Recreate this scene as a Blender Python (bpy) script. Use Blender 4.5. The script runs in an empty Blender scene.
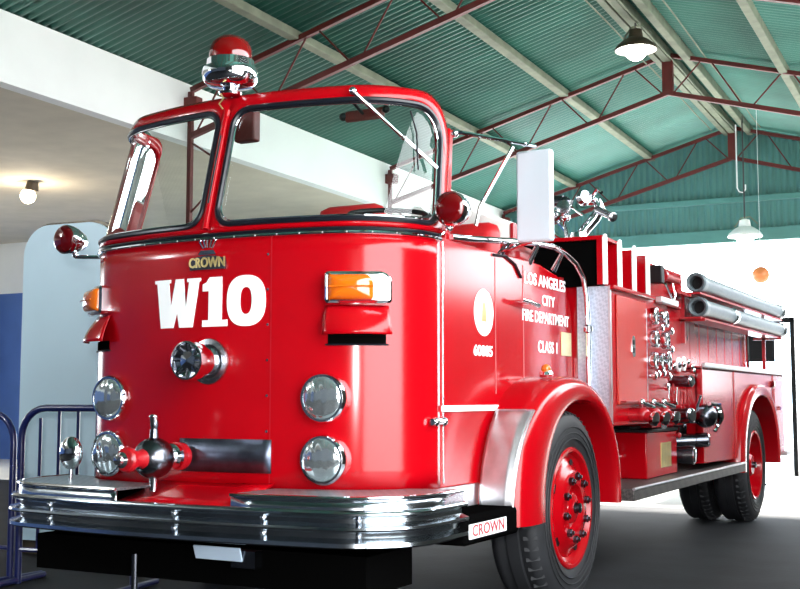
import bpy, bmesh, math, random
from mathutils import Vector, Matrix
random.seed(7)
PI = math.pi
sc = bpy.context.scene
COL = sc.collection

# ------------------------------------------------------------------ camera
cam = bpy.data.cameras.new('camera'); co = bpy.data.objects.new('camera', cam); COL.objects.link(co)
cam.sensor_width = 36.0; cam.lens = 36.0 * 1150 / 800; cam.clip_end = 300
CX, CY, CZ = 3.23, -4.14, 1.10
co.location = (CX, CY, CZ)
co.rotation_euler = (math.radians(90 + 5.14), 0, math.radians(28.02))
sc.camera = co
BET = math.radians(1.66)                       # the shed stands 1.66 degrees off the vehicle's axis

# ------------------------------------------------------------------ light
w = bpy.data.worlds.new('world'); sc.world = w; w.use_nodes = True
bg = w.node_tree.nodes['Background']
bg.inputs[0].default_value = (0.93, 0.97, 1.0, 1); bg.inputs[1].default_value = 11.0

def world_pt(X, Y, Z=0.0):
    c, s = math.cos(BET), math.sin(BET)
    return Vector((CX + X*c - Y*s, CY + X*s + Y*c, Z))

def light(name, kind, energy, loc, rot, **k):
    l = bpy.data.lights.new(name, kind); l.energy = energy
    for a, b in k.items(): setattr(l, a, b)
    o = bpy.data.objects.new(name, l); COL.objects.link(o); o.location = loc; o.rotation_euler = rot
    return o
# low sun outside, coming in through the far doorway
sun = light('sun', 'SUN', 9.0, (0, 30, 20), (0, 0, 0), angle=0.02, color=(1, .96, .9))
sun.rotation_euler = Vector((-.06, .92, .395)).to_track_quat('Z', 'Y').to_euler()
# sky portals of the three openings
def portal(name, X, Y, Z, sx, sy, rz):
    l = light(name, 'AREA', 1, world_pt(X, Y, Z), (PI/2, 0, rz + BET), shape='RECTANGLE', size=sx, size_y=sy)
    l.data.cycles.is_portal = True
portal('side_opening_sky', .9, 4.5, 2.2, 28, 4.6, PI/2)
portal('doorway_sky', -3.4, 20.3, 1.95, 8.0, 3.9, 0)
portal('annexe_added_sky', -16.2, 9.75, 1.8, 4.6, 2.6, -PI/2)  # unseen window opening added to light the annexe
# camera flash
light('flash', 'AREA', 105, (CX-.05, CY-.1, CZ+.25), (math.radians(92), 0, math.radians(30)), shape='DISK', size=.12)

sc.view_settings.view_transform = 'Standard'; sc.view_settings.look = 'None'
sc.view_settings.exposure = 0.12; sc.view_settings.gamma = 1.0
sc.view_settings.use_curve_mapping = False
sc.render.film_transparent = False

# ------------------------------------------------------------------ materials
def mat(name, color, rough=.5, metal=0., coat=0., noise=0., nscale=8., bump=0., bscale=60., spec=.5, emis=None, estr=0., trans=0., alpha=1., color2=None):
    m = bpy.data.materials.new(name); m.use_nodes = True
    nt = m.node_tree; p = nt.nodes['Principled BSDF']
    p.inputs['Base Color'].default_value = (*color, 1)
    p.inputs['Roughness'].default_value = rough; p.inputs['Metallic'].default_value = metal
    p.inputs['Coat Weight'].default_value = coat; p.inputs['Coat Roughness'].default_value = .04
    p.inputs['Specular IOR Level'].default_value = spec
    p.inputs['Transmission Weight'].default_value = trans
    if emis: p.inputs['Emission Color'].default_value = (*emis, 1); p.inputs['Emission Strength'].default_value = estr
    if noise or bump or color2:
        tc = nt.nodes.new('ShaderNodeTexCoord')
    if noise or color2:
        n = nt.nodes.new('ShaderNodeTexNoise'); n.inputs['Scale'].default_value = nscale; n.inputs['Detail'].default_value = 5
        nt.links.new(tc.outputs['Object'], n.inputs['Vector'])
        r = nt.nodes.new('ShaderNodeMapRange'); r.inputs[1].default_value = .3; r.inputs[2].default_value = .7
        nt.links.new(n.outputs['Fac'], r.inputs[0])
        mx = nt.nodes.new('ShaderNodeMix'); mx.data_type = 'RGBA'
        c2 = color2 or tuple(c*(1-noise) for c in color)
        mx.inputs[6].default_value = (*color, 1); mx.inputs[7].default_value = (*c2, 1)
        nt.links.new(r.outputs[0], mx.inputs[0]); nt.links.new(mx.outputs[2], p.inputs['Base Color'])
    if bump:
        b = nt.nodes.new('ShaderNodeTexNoise'); b.inputs['Scale'].default_value = bscale; b.inputs['Detail'].default_value = 3
        nt.links.new(tc.outputs['Object'], b.inputs['Vector'])
        bp = nt.nodes.new('ShaderNodeBump'); bp.inputs['Strength'].default_value = bump; bp.inputs['Distance'].default_value = .01
        nt.links.new(b.outputs['Fac'], bp.inputs['Height']); nt.links.new(bp.outputs[0], p.inputs['Normal'])
    return m

def glass_mat(name, tint, glossy=.12, rough=.0):
    m = bpy.data.materials.new(name); m.use_nodes = True; nt = m.node_tree; nt.nodes.clear()
    out = nt.nodes.new('ShaderNodeOutputMaterial'); mx = nt.nodes.new('ShaderNodeMixShader')
    t = nt.nodes.new('ShaderNodeBsdfTransparent'); t.inputs[0].default_value = (*tint, 1)
    g = nt.nodes.new('ShaderNodeBsdfGlossy'); g.inputs['Roughness'].default_value = rough
    lw = nt.nodes.new('ShaderNodeFresnel'); lw.inputs[0].default_value = 1.5
    nt.links.new(lw.outputs[0], mx.inputs[0]); nt.links.new(t.outputs[0], mx.inputs[1]); nt.links.new(g.outputs[0], mx.inputs[2])
    nt.links.new(mx.outputs[0], out.inputs[0]); return m

def tread_mat(name, c1, c2, rough, metal):     # raised diamond tread plate
    m = mat(name, c1, rough, metal); nt = m.node_tree; p = nt.nodes['Principled BSDF']
    tc = nt.nodes.new('ShaderNodeTexCoord'); mp = nt.nodes.new('ShaderNodeMapping')
    mp.inputs['Rotation'].default_value = (math.radians(45), math.radians(45), math.radians(45)); mp.inputs['Scale'].default_value = (62, 62, 62)
    ck = nt.nodes.new('ShaderNodeTexChecker'); ck.inputs['Scale'].default_value = 1.0
    ck.inputs[1].default_value = (*c1, 1); ck.inputs[2].default_value = (*c2, 1)
    nt.links.new(tc.outputs['Object'], mp.inputs[0]); nt.links.new(mp.outputs[0], ck.inputs['Vector'])
    nt.links.new(ck.outputs['Color'], p.inputs['Base Color'])
    bp = nt.nodes.new('ShaderNodeBump'); bp.inputs['Strength'].default_value = .5; bp.inputs['Distance'].default_value = .004
    nt.links.new(ck.outputs['Fac'], bp.inputs['Height']); nt.links.new(bp.outputs[0], p.inputs['Normal'])
    return m

M = dict(
 red=mat('red_paint', (.37, .0008, .0045), .17, coat=0., spec=.42, noise=.10, nscale=3),
 redm=mat('red_enamel', (.34, .003, .008), .35, coat=.3),
 chrome=mat('chrome', (.86, .88, .92), .07, 1.0),
 steel=mat('brushed_steel', (.56, .58, .62), .24, 1.0, noise=.25, nscale=9),
 alum=mat('aluminium', (.74, .74, .77), .38, 1.0, noise=.2, nscale=14),
 bumper=mat('bumper_chrome', (.55, .60, .64), .16, 1.0, noise=.3, nscale=4),
 darksteel=mat('dark_steel', (.18, .19, .22), .25, 1.0, noise=.3, nscale=10),
 black=mat('black_paint', (.003, .003, .004), .5, spec=.25),
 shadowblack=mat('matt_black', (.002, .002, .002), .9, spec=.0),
 silver=mat('silver_paint', (.60, .66, .72), .3, .3),
 rubber=mat('rubber', (.018, .019, .022), .62, noise=.3, nscale=12),
 gasket=mat('gasket_rubber', (.006, .007, .012), .3),
 white=mat('white_reflective', (.95, .95, .95), .4, spec=.3),
 cream=mat('cream_plate', (.75, .66, .38), .35, noise=.2, nscale=25),
 brass=mat('brass', (.78, .60, .25), .3, .8, noise=.2, nscale=30),
 redglass=mat('red_lens', (.15, .0006, .001), .06, coat=.5),
 darkred=mat('dark_red_lens', (.10, .002, .004), .05, coat=1),
 darkred2=mat('deep_red_lens', (.10, .001, .002), .05, coat=1),
 amber=mat('amber_lens', (.62, .12, .004), .12, coat=1),
 glass=glass_mat('windscreen_glass', (.84, .92, .90)),
 lens=mat('headlight_lens', (.80, .88, .90), .12, .85, bump=.35, bscale=14),
 seat=mat('red_vinyl', (.55, .01, .015), .4),
 canvas=mat('pale_canvas', (.85, .83, .80), .7),
 tread=tread_mat('tread_plate', (.62, .68, .78), (.50, .56, .66), .4, .7),
 treaddark=tread_mat('dark_tread_plate', (.045, .04, .04), (.09, .08, .075), .5, .4),
 treadbump=tread_mat('bumper_tread_plate', (.36, .40, .42), (.24, .28, .31), .35, .8),
 hose=mat('grey_hose', (.14, .18, .20), .42, noise=.2, nscale=20),
 plate=mat('dull_plate', (.17, .19, .25), .38, 1.0, noise=.35, nscale=16),
 truss=mat('oxide_red_steel', (.13, .014, .011), .55, noise=.4, nscale=4),
 purlin=mat('weathered_timber', (.21, .235, .165), .8, noise=.35, nscale=5),
 roof=mat('green_sheeting', (.062, .235, .185), .38, noise=.35, nscale=.9),
 gable=mat('green_gable_sheeting', (.085, .245, .22), .5, noise=.25, nscale=1.2),
 whitewall=mat('white_wall', (.88, .90, .88), .7, noise=.05, nscale=2),
 beige=mat('beige_ceiling', (.66, .60, .48), .85, noise=.12, nscale=3),
 bluewall=mat('blue_wall', (.10, .20, .50), .7, noise=.1, nscale=3),
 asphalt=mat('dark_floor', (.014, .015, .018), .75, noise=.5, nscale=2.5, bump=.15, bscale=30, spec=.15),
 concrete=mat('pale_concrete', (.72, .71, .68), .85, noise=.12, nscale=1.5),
 panelblue=mat('pale_blue_paint', (.70, .90, 1.0), .4, noise=.04, nscale=2),
 bronze=mat('brown_edge', (.10, .075, .045), .3, .4, noise=.4, nscale=6),
 navy=mat('navy_paint', (.012, .018, .11), .3, coat=.4),
 enamel=mat('dark_enamel', (.05, .035, .02), .4),
 enamelw=mat('white_enamel', (.9, .9, .88), .3),
 glow=mat('lit_bulb', (1, 1, 1), .5, emis=(1, .93, .8), estr=14.),
 glowwarm=mat('lit_warm_bulb', (1, .9, .8), .5, emis=(1, .80, .55), estr=10.),
 orange=mat('orange_globe', (.80, .25, .08), .4),
 gauge=mat('gauge_face', (.015, .02, .05), .15, coat=1),
 blueplate=mat('pale_plate', (.55, .68, .82), .3),
 wire=mat('wire', (.05, .05, .05), .6),
 tan=mat('tan_board', (.55, .36, .2), .6),
)

_n = M['lens'].node_tree; _p = _n.nodes['Principled BSDF']; _p.inputs['Metallic'].default_value = .9; _p.inputs['Roughness'].default_value = .09
_tc = _n.nodes.new('ShaderNodeTexCoord'); _w = _n.nodes.new('ShaderNodeTexWave'); _w.inputs['Scale'].default_value = 7; _w.inputs['Distortion'].default_value = 9.0; _w.inputs['Detail Scale'].default_value = .6
_b = _n.nodes.new('ShaderNodeBump'); _b.inputs['Strength'].default_value = .3; _b.inputs['Distance'].default_value = .006
_n.links.new(_tc.outputs['Object'], _w.inputs[0]); _n.links.new(_w.outputs['Fac'], _b.inputs['Height']); _n.links.new(_b.outputs[0], _p.inputs['Normal'])

# ------------------------------------------------------------------ mesh builder
class MB:
    def __init__(s): s.v = []; s.f = []
    def _add(s, v, f):
        n = len(s.v); s.v += [tuple(p) for p in v]; s.f += [tuple(i+n for i in q) for q in f]; return s
    def box(s, x0, x1, y0, y1, z0, z1, rot=None, piv=None):
        v = [Vector((x, y, z)) for x in (x0, x1) for y in (y0, y1) for z in (z0, z1)]
        if rot is not None:
            c = Vector(piv) if piv else Vector(((x0+x1)/2, (y0+y1)/2, (z0+z1)/2)); v = [rot @ (p-c) + c for p in v]
        return s._add(v, [(0,1,3,2),(4,6,7,5),(0,4,5,1),(2,3,7,6),(0,2,6,4),(1,5,7,3)])
    def frame(s, ax):
        ax = Vector(ax).normalized(); t = Vector((0,0,1)) if abs(ax.z) < .9 else Vector((1,0,0))
        a = ax.cross(t).normalized(); return ax, a, ax.cross(a).normalized()
    def lathe(s, o, ax, prof, n=28, caps=True):     # prof: (radius, height)
        o = Vector(o); ax, a, b = s.frame(ax); v = []; f = []
        for r, h in prof:
            for k in range(n):
                t = 2*PI*k/n; v.append(o + ax*h + (a*math.cos(t) + b*math.sin(t))*max(r, 1e-5))
        for i in range(len(prof)-1):
            for k in range(n):
                k2 = (k+1) % n; f.append((i*n+k, i*n+k2, (i+1)*n+k2, (i+1)*n+k))
        if caps:
            f.append(tuple(range(n))[::-1]); f.append(tuple(range((len(prof)-1)*n, len(prof)*n)))
        return s._add(v, f)
    def cyl(s, p0, p1, r, r1=None, n=16):
        p0, p1 = Vector(p0), Vector(p1); return s.lathe(p0, p1-p0, [(r, 0), (r if r1 is None else r1, (p1-p0).length)], n)
    def bar(s, p0, p1, w_, h_):
        p0, p1 = Vector(p0), Vector(p1); ax, a, b = s.frame(p1-p0); v = []
        for p in (p0, p1):
            for i, j in ((-1,-1),(1,-1),(1,1),(-1,1)): v.append(p + a*i*w_/2 + b*j*h_/2)
        return s._add(v, [(0,3,2,1),(4,5,6,7),(0,1,5,4),(1,2,6,5),(2,3,7,6),(3,0,4,7)])
    def ball(s, c, r, sx=1, sy=1, sz=1, n=24, m=14):
        c = Vector(c); v = []; f = []
        for i in range(m+1):
            th = PI*i/m
            for k in range(n):
                t = 2*PI*k/n; rr = max(math.sin(th), 1e-4)
                v.append(c + Vector((rr*math.cos(t)*sx, rr*math.sin(t)*sy, math.cos(th)*sz))*r)
        for i in range(m):
            for k in range(n): k2 = (k+1) % n; f.append((i*n+k, i*n+k2, (i+1)*n+k2, (i+1)*n+k))
        return s._add(v, f)
    def tube(s, path, r, n=10, closed=False):
        P_ = [Vector(p) for p in path]; N = len(P_); v = []; f = []; last = None
        for i in range(N):
            if closed: d = P_[(i+1) % N] - P_[i-1]
            else: d = P_[min(i+1, N-1)] - P_[max(i-1, 0)]
            d.normalize()
            if last is None: _, a, b = s.frame(d)
            else:
                a = (last - d*last.dot(d)).normalized(); b = d.cross(a).normalized()
            last = a
            for k in range(n):
                t = 2*PI*k/n; v.append(P_[i] + (a*math.cos(t) + b*math.sin(t))*r)
        R_ = N if closed else N-1
        for i in range(R_):
            j = (i+1) % N
            for k in range(n): k2 = (k+1) % n; f.append((i*n+k, i*n+k2, j*n+k2, j*n+k))
        if not closed: f.append(tuple(range(n))[::-1]); f.append(tuple(range((N-1)*n, N*n)))
        return s._add(v, f)
    def prism(s, pts, ext):
        pts = [Vector(p) for p in pts]; e = Vector(ext); n = len(pts)
        v = pts + [p+e for p in pts]; f = [tuple(range(n))[::-1], tuple(range(n, 2*n))]
        for k in range(n): k2 = (k+1) % n; f.append((k, k2, n+k2, n+k))
        return s._add(v, f)
    def grid(s, fn, nu, nv):
        v = [fn(i/nu, j/nv) for i in range(nu+1) for j in range(nv+1)]; f = []
        for i in range(nu):
            for j in range(nv): a = i*(nv+1)+j; f.append((a, a+1, a+nv+2, a+nv+1))
        return s._add(v, f)
    def rings(s, loops, closed=True, capfirst=False, caplast=False):
        n = len(loops[0]); v = [p for L in loops for p in L]; f = []
        for i in range(len(loops)-1):
            for k in range(n if closed else n-1): k2 = (k+1) % n; f.append((i*n+k, i*n+k2, (i+1)*n+k2, (i+1)*n+k))
        if capfirst: f.append(tuple(range(n))[::-1])
        if caplast: f.append(tuple(range((len(loops)-1)*n, len(loops)*n)))
        return s._add(v, f)
    def build(s, name, m, parent=None, bevel=0., solid=0., kind=None, label=None, flat=False):
        me = bpy.data.meshes.new(name); me.from_pydata(s.v, [], s.f)
        bm = bmesh.new(); bm.from_mesh(me)
        bmesh.ops.remove_doubles(bm, verts=bm.verts, dist=1e-5)
        bmesh.ops.recalc_face_normals(bm, faces=bm.faces); bm.to_mesh(me); bm.free()
        if not flat:
            for p in me.polygons: p.use_smooth = True
            me.set_sharp_from_angle(angle=math.radians(38))
        o = bpy.data.objects.new(name, me); COL.objects.link(o); o.data.materials.append(M[m] if isinstance(m, str) else m)
        if solid:
            d = o.modifiers.new('solid', 'SOLIDIFY'); d.thickness = abs(solid); d.offset = -1 if solid > 0 else 1
        if bevel:
            b = o.modifiers.new('bevel', 'BEVEL'); b.width = bevel; b.segments = 2; b.limit_method = 'ANGLE'; b.angle_limit = math.radians(40); b.harden_normals = False
        if parent: o.parent = parent
        if kind: o['kind'] = kind
        if label: o['label'] = label
        return o

def thing(name, label, cat, loc=(0, 0, 0), rz=0., group=None):
    o = bpy.data.objects.new(name, None); COL.objects.link(o); o.location = loc; o.rotation_euler = (0, 0, rz)
    o.empty_display_size = .2; o['label'] = label; o['category'] = cat
    if group: o['group'] = group
    return o
def tag(o, label, cat, group=None):
    o['label'] = label; o['category'] = cat
    if group: o['group'] = group
    return o
def shed(o, X=0, Y=0, Z=0):                     # stand an object in the shed's own axes
    o.location = world_pt(X, Y, Z); o.rotation_euler = (0, 0, BET); return o

def text_mesh(mb, body, size, mapfn, bold=0., align='CENTER', depth=.002, xs=1.):
    cu = bpy.data.curves.new('lettering', 'FONT'); cu.body = body; cu.size = size; cu.offset = bold
    cu.align_x = align; cu.align_y = 'CENTER'; cu.extrude = depth; cu.resolution_u = 4
    o = bpy.data.objects.new('lettering', cu); COL.objects.link(o)
    bpy.context.view_layer.update()
    ev = o.evaluated_get(bpy.context.evaluated_depsgraph_get()); me = ev.to_mesh()
    mb._add([mapfn(v.co.x*xs, v.co.y, v.co.z) for v in me.vertices], [tuple(p.vertices) for p in me.polygons])
    ev.to_mesh_clear(); bpy.data.objects.remove(o); bpy.data.curves.remove(cu)
    return mb

# ================================================================== THE SETTING
XE, XR, XW, ZR, SL = .70, -3.48, -7.70, 5.80, .282      # right eave, ridge, left wall, ridge height, roof slope
YG, YF = 20.0, -8.0
roofz = lambda X: ZR - SL*abs(X-XR)
def corrug(x0, x1, y0, y1):
    pitch, per = .104, 8; n = int((y1-y0)/pitch*per); m_ = MB()
    def fn(u, v_):
        y = y0 + (y1-y0)*u; X = x0 + (x1-x0)*v_
        return (X, y, roofz(X) + .018*math.sin(2*PI*(y-y0)/pitch))
    return m_.grid(fn, n, 1)
c = MB(); g1 = corrug(XW-.25, XR, YF, YG+.3); g2 = corrug(XR, XE+.35, YF, YG+.3)
c._add(g1.v, g1.f); c._add(g2.v, g2.f)
o = shed(c.build('ceiling', 'roof', kind='structure', solid=-.004))
# far gable above the doorway
m_ = MB(); ZD = 3.86; n = 900
m_.grid(lambda u, v_: ((lambda X: (X, YG + .016*math.sin(2*PI*X/.11), ZD + (roofz(X)-.02-ZD)*v_))(XW + (XE-XW)*u)), n, 1)
shed(m_.build('wall_back', 'gable', kind='structure'))
shed(MB().box(XW, XE, YG-.12, YG-.02, ZD-.12, ZD+.10).build('trim_1', 'gable', kind='structure', bevel=.01))
shed(MB().box(XW, XE, YG-.10, YG-.02, 4.42, 4.52).build('trim_2', 'gable', kind='structure', bevel=.01))
shed(MB().box(-.35, XE+.12, YG-.05, YG+.05, 0, ZD).build('gable_blocker', 'bluewall', kind='structure'))  # unseen panel added to keep the bright doorway out of the body's reflections
# white header wall along the left eave, with the lower annexe behind it
HZ = 3.93
m_ = MB(); m_.box(XW-.15, XW, YF, YG, HZ, 4.59); shed(m_.build('wall_left', 'whitewall', kind='structure'))
m_ = MB(); m_.box(-16.0, XW-.15, YF, YG, HZ, HZ+.1); shed(m_.build('ceiling_annexe', 'beige', kind='structure'))
m_ = MB(); m_.box(-16.1, -16.0, YF, 15.6, 3.0, HZ); m_.box(-16.1, XW, 15.6, 15.7, 3.0, HZ+.05); shed(m_.build('wall_annexe', 'whitewall', kind='structure'))
m_ = MB(); m_.box(-16.1, -16.0, YF, 7.5, 0, 3.0); m_.box(-16.1, -16.0, 12, 15.6, 0, 3.0); m_.box(-16.1, -16.0, 7.5, 12, 0, .6); m_.box(-16.1, XW, 15.6, 15.7, 0, 3.0); shed(m_.build('wall_annexe_lower', 'bluewall', kind='structure'))
# ground
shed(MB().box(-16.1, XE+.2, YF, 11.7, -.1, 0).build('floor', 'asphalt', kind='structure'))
shed(MB().box(-16.1, XE+.2, 11.7, YG, -.1, 0).build('floor_sunlit', 'concrete', kind='structure'))  # pale colour stands in for sunlight on the far floor
m_ = MB(); m_.box(-60, 60, YG, 90, -.12, -.004); m_.box(XE+.2, 60, -60, YG, -.12, -.004); m_.box(-60, XE+.2, -60, YF, -.12, -.004); m_.box(-60, -16.1, YF, YG, -.12, -.004)
shed(m_.build('ground', 'concrete', kind='structure'))
shed(MB().box(-16.1, XE+.2, YF-.15, YF, 0, 6.0).build('wall_front', mat('grey_shutter', (.10, .13, .18), .6, noise=.2, nscale=1), kind='structure'))
# right-hand wall: boarded below, open above, with one open bay beside the cab
m_ = MB(); x0, x1 = XE, XE+.12
m_.box(x0, x1, YF, .2, 0, 4.55); m_.box(x0, x1, 4.3, 9.8, 0, 2.9); m_.box(x0, x1, 9.8, 12.6, 0, 2.2); m_.box(x0, x1, 12.6, 14.2, 0, 3.3); m_.box(x0, x1, .2, 14.2, 4.25, 4.55)
m_.box(x0, x1, 14.2, 17.2, 0, 3.3); m_.box(x0, x1, 18.9, YG, 0, 4.55); m_.box(x0, x1, 17.2, 18.9, 0, 1.15); m_.box(x0, x1, 17.2, 18.9, 1.75, 4.55)
shed(m_.build('wall_right', mat('grey_green_boards', (.09, .11, .10), .8, noise=.2, nscale=2), kind='structure'))
# purlins
zp = lambda X: roofz(X) - .07
for k, (X, wd, hh, zo) in enumerate([(-4.92, .12, .10, 0), (-6.30, .12, .10, 0), (-3.62, .09, .17, 0), (-3.22, .10, .17, 0), (-2.0, .10, .15, 0), (-.75, .10, .15, 0), (.45, .09, .13, 0)]):
    m_ = MB().box(X-wd/2, X+wd/2, YF, YG-.02, zp(X)-hh/2, zp(X)+hh/2-.005)
    shed(m_.build('trim_%d' % (k+3), 'purlin', kind='structure', bevel=.01))
m_ = MB().box(XR-.05, XR+.05, YF, YG-.02, roofz(XR)-.22, roofz(XR)-.06)
shed(m_.build('trim_11', 'purlin', kind='structure'))
# cables clipped along the ridge
m_ = MB()
for dx, dz in ((-.26, -.2), (.10, -.22), (.52, -.20)):
    m_.tube([(XR+dx+.02*math.sin(y*1.7+dx*9), y, roofz(XR)+dz-.04*abs(math.sin(y*.9+dx*5))) for y in [YF+.4+i*.5 for i in range(int((YG-YF)/.5)-1)]], .010, 6)
o = shed(m_.build('power_cable', 'purlin')); tag(o, 'pale electric cables clipped along the timber ridge of the roof', 'cable')

# trusses
def truss(Y, label):
    t = thing('roof_truss', label, 'truss', world_pt(XW+.06, Y, 0), BET, 'red steel roof trusses')
    L = lambda X, z: (X - (XW+.06), 0, z)
    D = .52
    for sgn in (-1, 1):
        xe = XW+.06 if sgn < 0 else XE-.1
        zt = lambda X: roofz(X) - .12
        MB().bar(L(xe, zt(xe)), L(XR, zt(XR)), .055, .055).build('top_chord', 'truss', t)
        MB().bar(L(xe, zt(xe)-D), L(XR, zt(XR)-D), .06, .06).build('bottom_chord', 'truss', t)
        n = 8
        for i in range(n):
            xa = XR + (xe-XR)*(i+.12)/n; xb = XR + (xe-XR)*(i+.88)/n
            if i % 2: a, b = (xa, zt(xa)), (xb, zt(xb)-D)
            else: a, b = (xa, zt(xa)-D), (xb, zt(xb))
            MB().cyl(L(*a), L(*b), .011, n=8).build('web_rod', 'truss', t)
    MB().box(XR-.07-(XW+.06), XR+.07-(XW+.06), -.04, .04, roofz(XR)-.12-D-.03, roofz(XR)-.14).build('king_post', 'truss', t)
    for xe in (XW+.06, XE-.1):
        MB().box(xe-.03-(XW+.06), xe+.02-(XW+.06), -.03, .03, 0, roofz(xe)-.14).build('column', 'truss', t, bevel=.005)
    MB().cyl((.0, 0, 3.92), (.50, 0, 3.60), .012).build('stay_rod', 'truss', t)
    MB().cyl((.0, 0, 3.12), (.45, 0, 3.50), .012).build('stay_rod', 'truss', t)
    MB().box(-.11, .11, -.06, .06, 4.28, 4.42).build('junction_box', 'truss', t, bevel=.01)
    return t
truss(10.2, 'nearest red steel truss, passing over the cab')
truss(15.1, 'middle red steel truss, its peak beside the pendant lamp')
truss(19.75, 'farthest red steel truss, against the green gable')

# hanging lamps
def pendant(X, Y, z, r, label, top, bulbm='glow', shade='enamel'):
    t = thing('pendant_lamp', label, 'lamp', world_pt(X, Y, z), BET)
    M_ = MB().lathe((0, 0, 0), (0, 0, 1), [(r, 0), (r*1.01, .015), (r*.93, r*.22), (r*.62, r*.48), (r*.36, r*.62), (r*.30, r*1.0), (r*.12, r*1.08)], 32, caps=False)
    M_.build('lamp_shade', shade, t, solid=.004)
    MB().lathe((0, 0, .002), (0, 0, 1), [(r*.97, 0), (r*.88, r*.20), (r*.58, r*.43), (.001, r*.5)], 32, caps=False).build('shade_lining', 'enamelw', t)
    MB().ball((0, 0, r*.02), r*.52).build('bulb', bulbm, t)
    MB().cyl((0, 0, r*1.05), (0, 0, top-z), .012).build('cord', 'wire', t)
    m2 = MB().tube([(-r*.6, 0, r*.62), (-r*.2, 0, r*1.15), (r*.3, 0, r*1.2), (r*.75, 0, r*.75)], .012, 6); m2.build('bracket', 'purlin', t)
    return t
pendant(-3.44, 13.3, 5.24, .25, 'lit pendant lamp with a dark enamel shade, high under the roof ridge', 5.62)
pendant(-3.17, 18.9, 3.68, .27, 'large white lit lamp hanging in front of the bright far doorway', 5.66, shade='enamelw')
t = thing('hook', 'white wire hook hanging beside the farthest truss', 'hook', world_pt(-3.29, 19.0, 4.50), BET)
MB().tube([(0, 0, 1.05), (0, 0, 0), (.03, 0, -.06), (.09, 0, -.08), (.13, 0, -.03), (.13, 0, .05)], .012, 6).build('hook_wire', 'white', t)
t = thing('globe', 'small orange globe hanging in front of the bright doorway', 'globe', world_pt(-2.74, 17.6, 2.92), BET)
MB().ball((0, 0, 0), .125).build('globe_shell', 'orange', t); MB().cyl((0, 0, .12), (0, 0, 2.62), .003, n=6).build('cord', 'white', t)
t = thing('ceiling_light', 'small lit lamp on the beige annexe ceiling', 'lamp', world_pt(-11.0, 11.2, 3.93), BET)
MB().cyl((.08, 0, 0), (.06, 0, -.12), .07, .09).build('lamp_holder', 'enamel', t); MB().ball((0, 0, -.19), .10).build('bulb', 'glowwarm', t)
light('annexe_bulb_light', 'POINT', 35, world_pt(-11.0, 11.2, 3.55), (0, 0, 0), shadow_soft_size=.1, color=(1, .85, .65))

t = thing('ceiling_light', 'added unseen lamp on the annexe ceiling, nearer the front', 'lamp', world_pt(-8.6, .6, 3.93), BET)  # fitting added out of view to go with the fill light
MB().cyl((.08, 0, 0), (.06, 0, -.12), .07, .09).build('lamp_holder', 'enamel', t); MB().ball((0, 0, -.19), .10).build('bulb', 'glowwarm', t)
light('annexe_fill_light', 'POINT', 420, world_pt(-8.6, .6, 3.5), (0, 0, 0), shadow_soft_size=.1, color=(.85, .93, 1))  # added fill, brightens the blue panel and annexe ceiling

# ================================================================== LEFT BACKGROUND
t = thing('display_panel', 'tall pale blue panel with rounded corner, behind the cab at far left', 'panel', (-3.08, 1.9, 0), math.radians(4))
def rr(x0, x1, z0, z1, r, y, seg=10, corners=(1, 1, 1, 1)):
    pts = []
    for (cx, cz, a0), on in zip(((x0+r, z0+r, 180), (x1-r, z0+r, 270), (x1-r, z1-r, 0), (x0+r, z1-r, 90)), corners):
        if on:
            for k in range(seg+1): a = math.radians(a0 + 90*k/seg); pts.append((cx + r*math.cos(a), y, cz + r*math.sin(a)))
        else:
            a = math.radians(a0+45); pts.append((cx + r*math.copysign(1, math.cos(a)), y, cz + r*math.copysign(1, math.sin(a))))
    return pts
MB().prism(rr(0, .80, .1, 2.34, .22, 0, corners=(0, 0, 1, 1)), (0, .04, 0)).build('face_sheet', 'panelblue', t)
MB().prism(rr(-.03, .83, .0, 2.36, .24, .042, corners=(0, 0, 1, 1)), (0, .42, 0)).build('edge_frame', 'bronze', t)

def barrier(loc, rz, label, wd=1.6, nb=9, H=1.04):
    t = thing('crowd_barrier', label, 'barrier', loc, rz, 'navy tubular crowd barriers')
    r = .17; p = [(0, 0, 0), (0, 0, H-r-.05)]
    for k in range(7): a = math.radians(180-90*k/6); p.append((r + r*math.cos(a), 0, H-r + r*math.sin(a)))
    for k in range(7): a = math.radians(90-90*k/6); p.append((wd-r + r*math.cos(a), 0, H-r + r*math.sin(a)))
    p.append((wd, 0, 0))
    MB().tube(p, .021, 12).build('outer_tube', 'navy', t)
    MB().tube([(.0, 0, .2), (wd, 0, .2)], .014, 8).build('lower_rail', 'navy', t)
    for k in range(nb):
        x = wd*(k+1)/(nb+1); h = H if r < x < wd-r else H-.05
        MB().tube([(x, 0, .2), (x, 0, h-.01)], .010, 8).build('upright_bar', 'navy', t)
    for x in (0.0, wd): MB().tube([(x, -.25, .02), (x, .25, .02)], .018, 8).build('foot', 'navy', t)
    return t
barrier((-2.06, .95, 0), math.radians(8), 'navy crowd barrier beside the truck, in front of the pale blue panel', .80, 5)
barrier((-3.74, 1.02, 0), math.radians(-2), 'navy crowd barrier at the left edge of the photo', 1.6, 9, 1.0)

# ================================================================== THE FIRE ENGINE
FE = thing('fire_engine', 'red open-cab fire engine marked W10, parked in the shed', 'fire engine')
def part(mb, name, m, parent=None, **k): return mb.build(name, m, parent or FE, **k)

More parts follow.
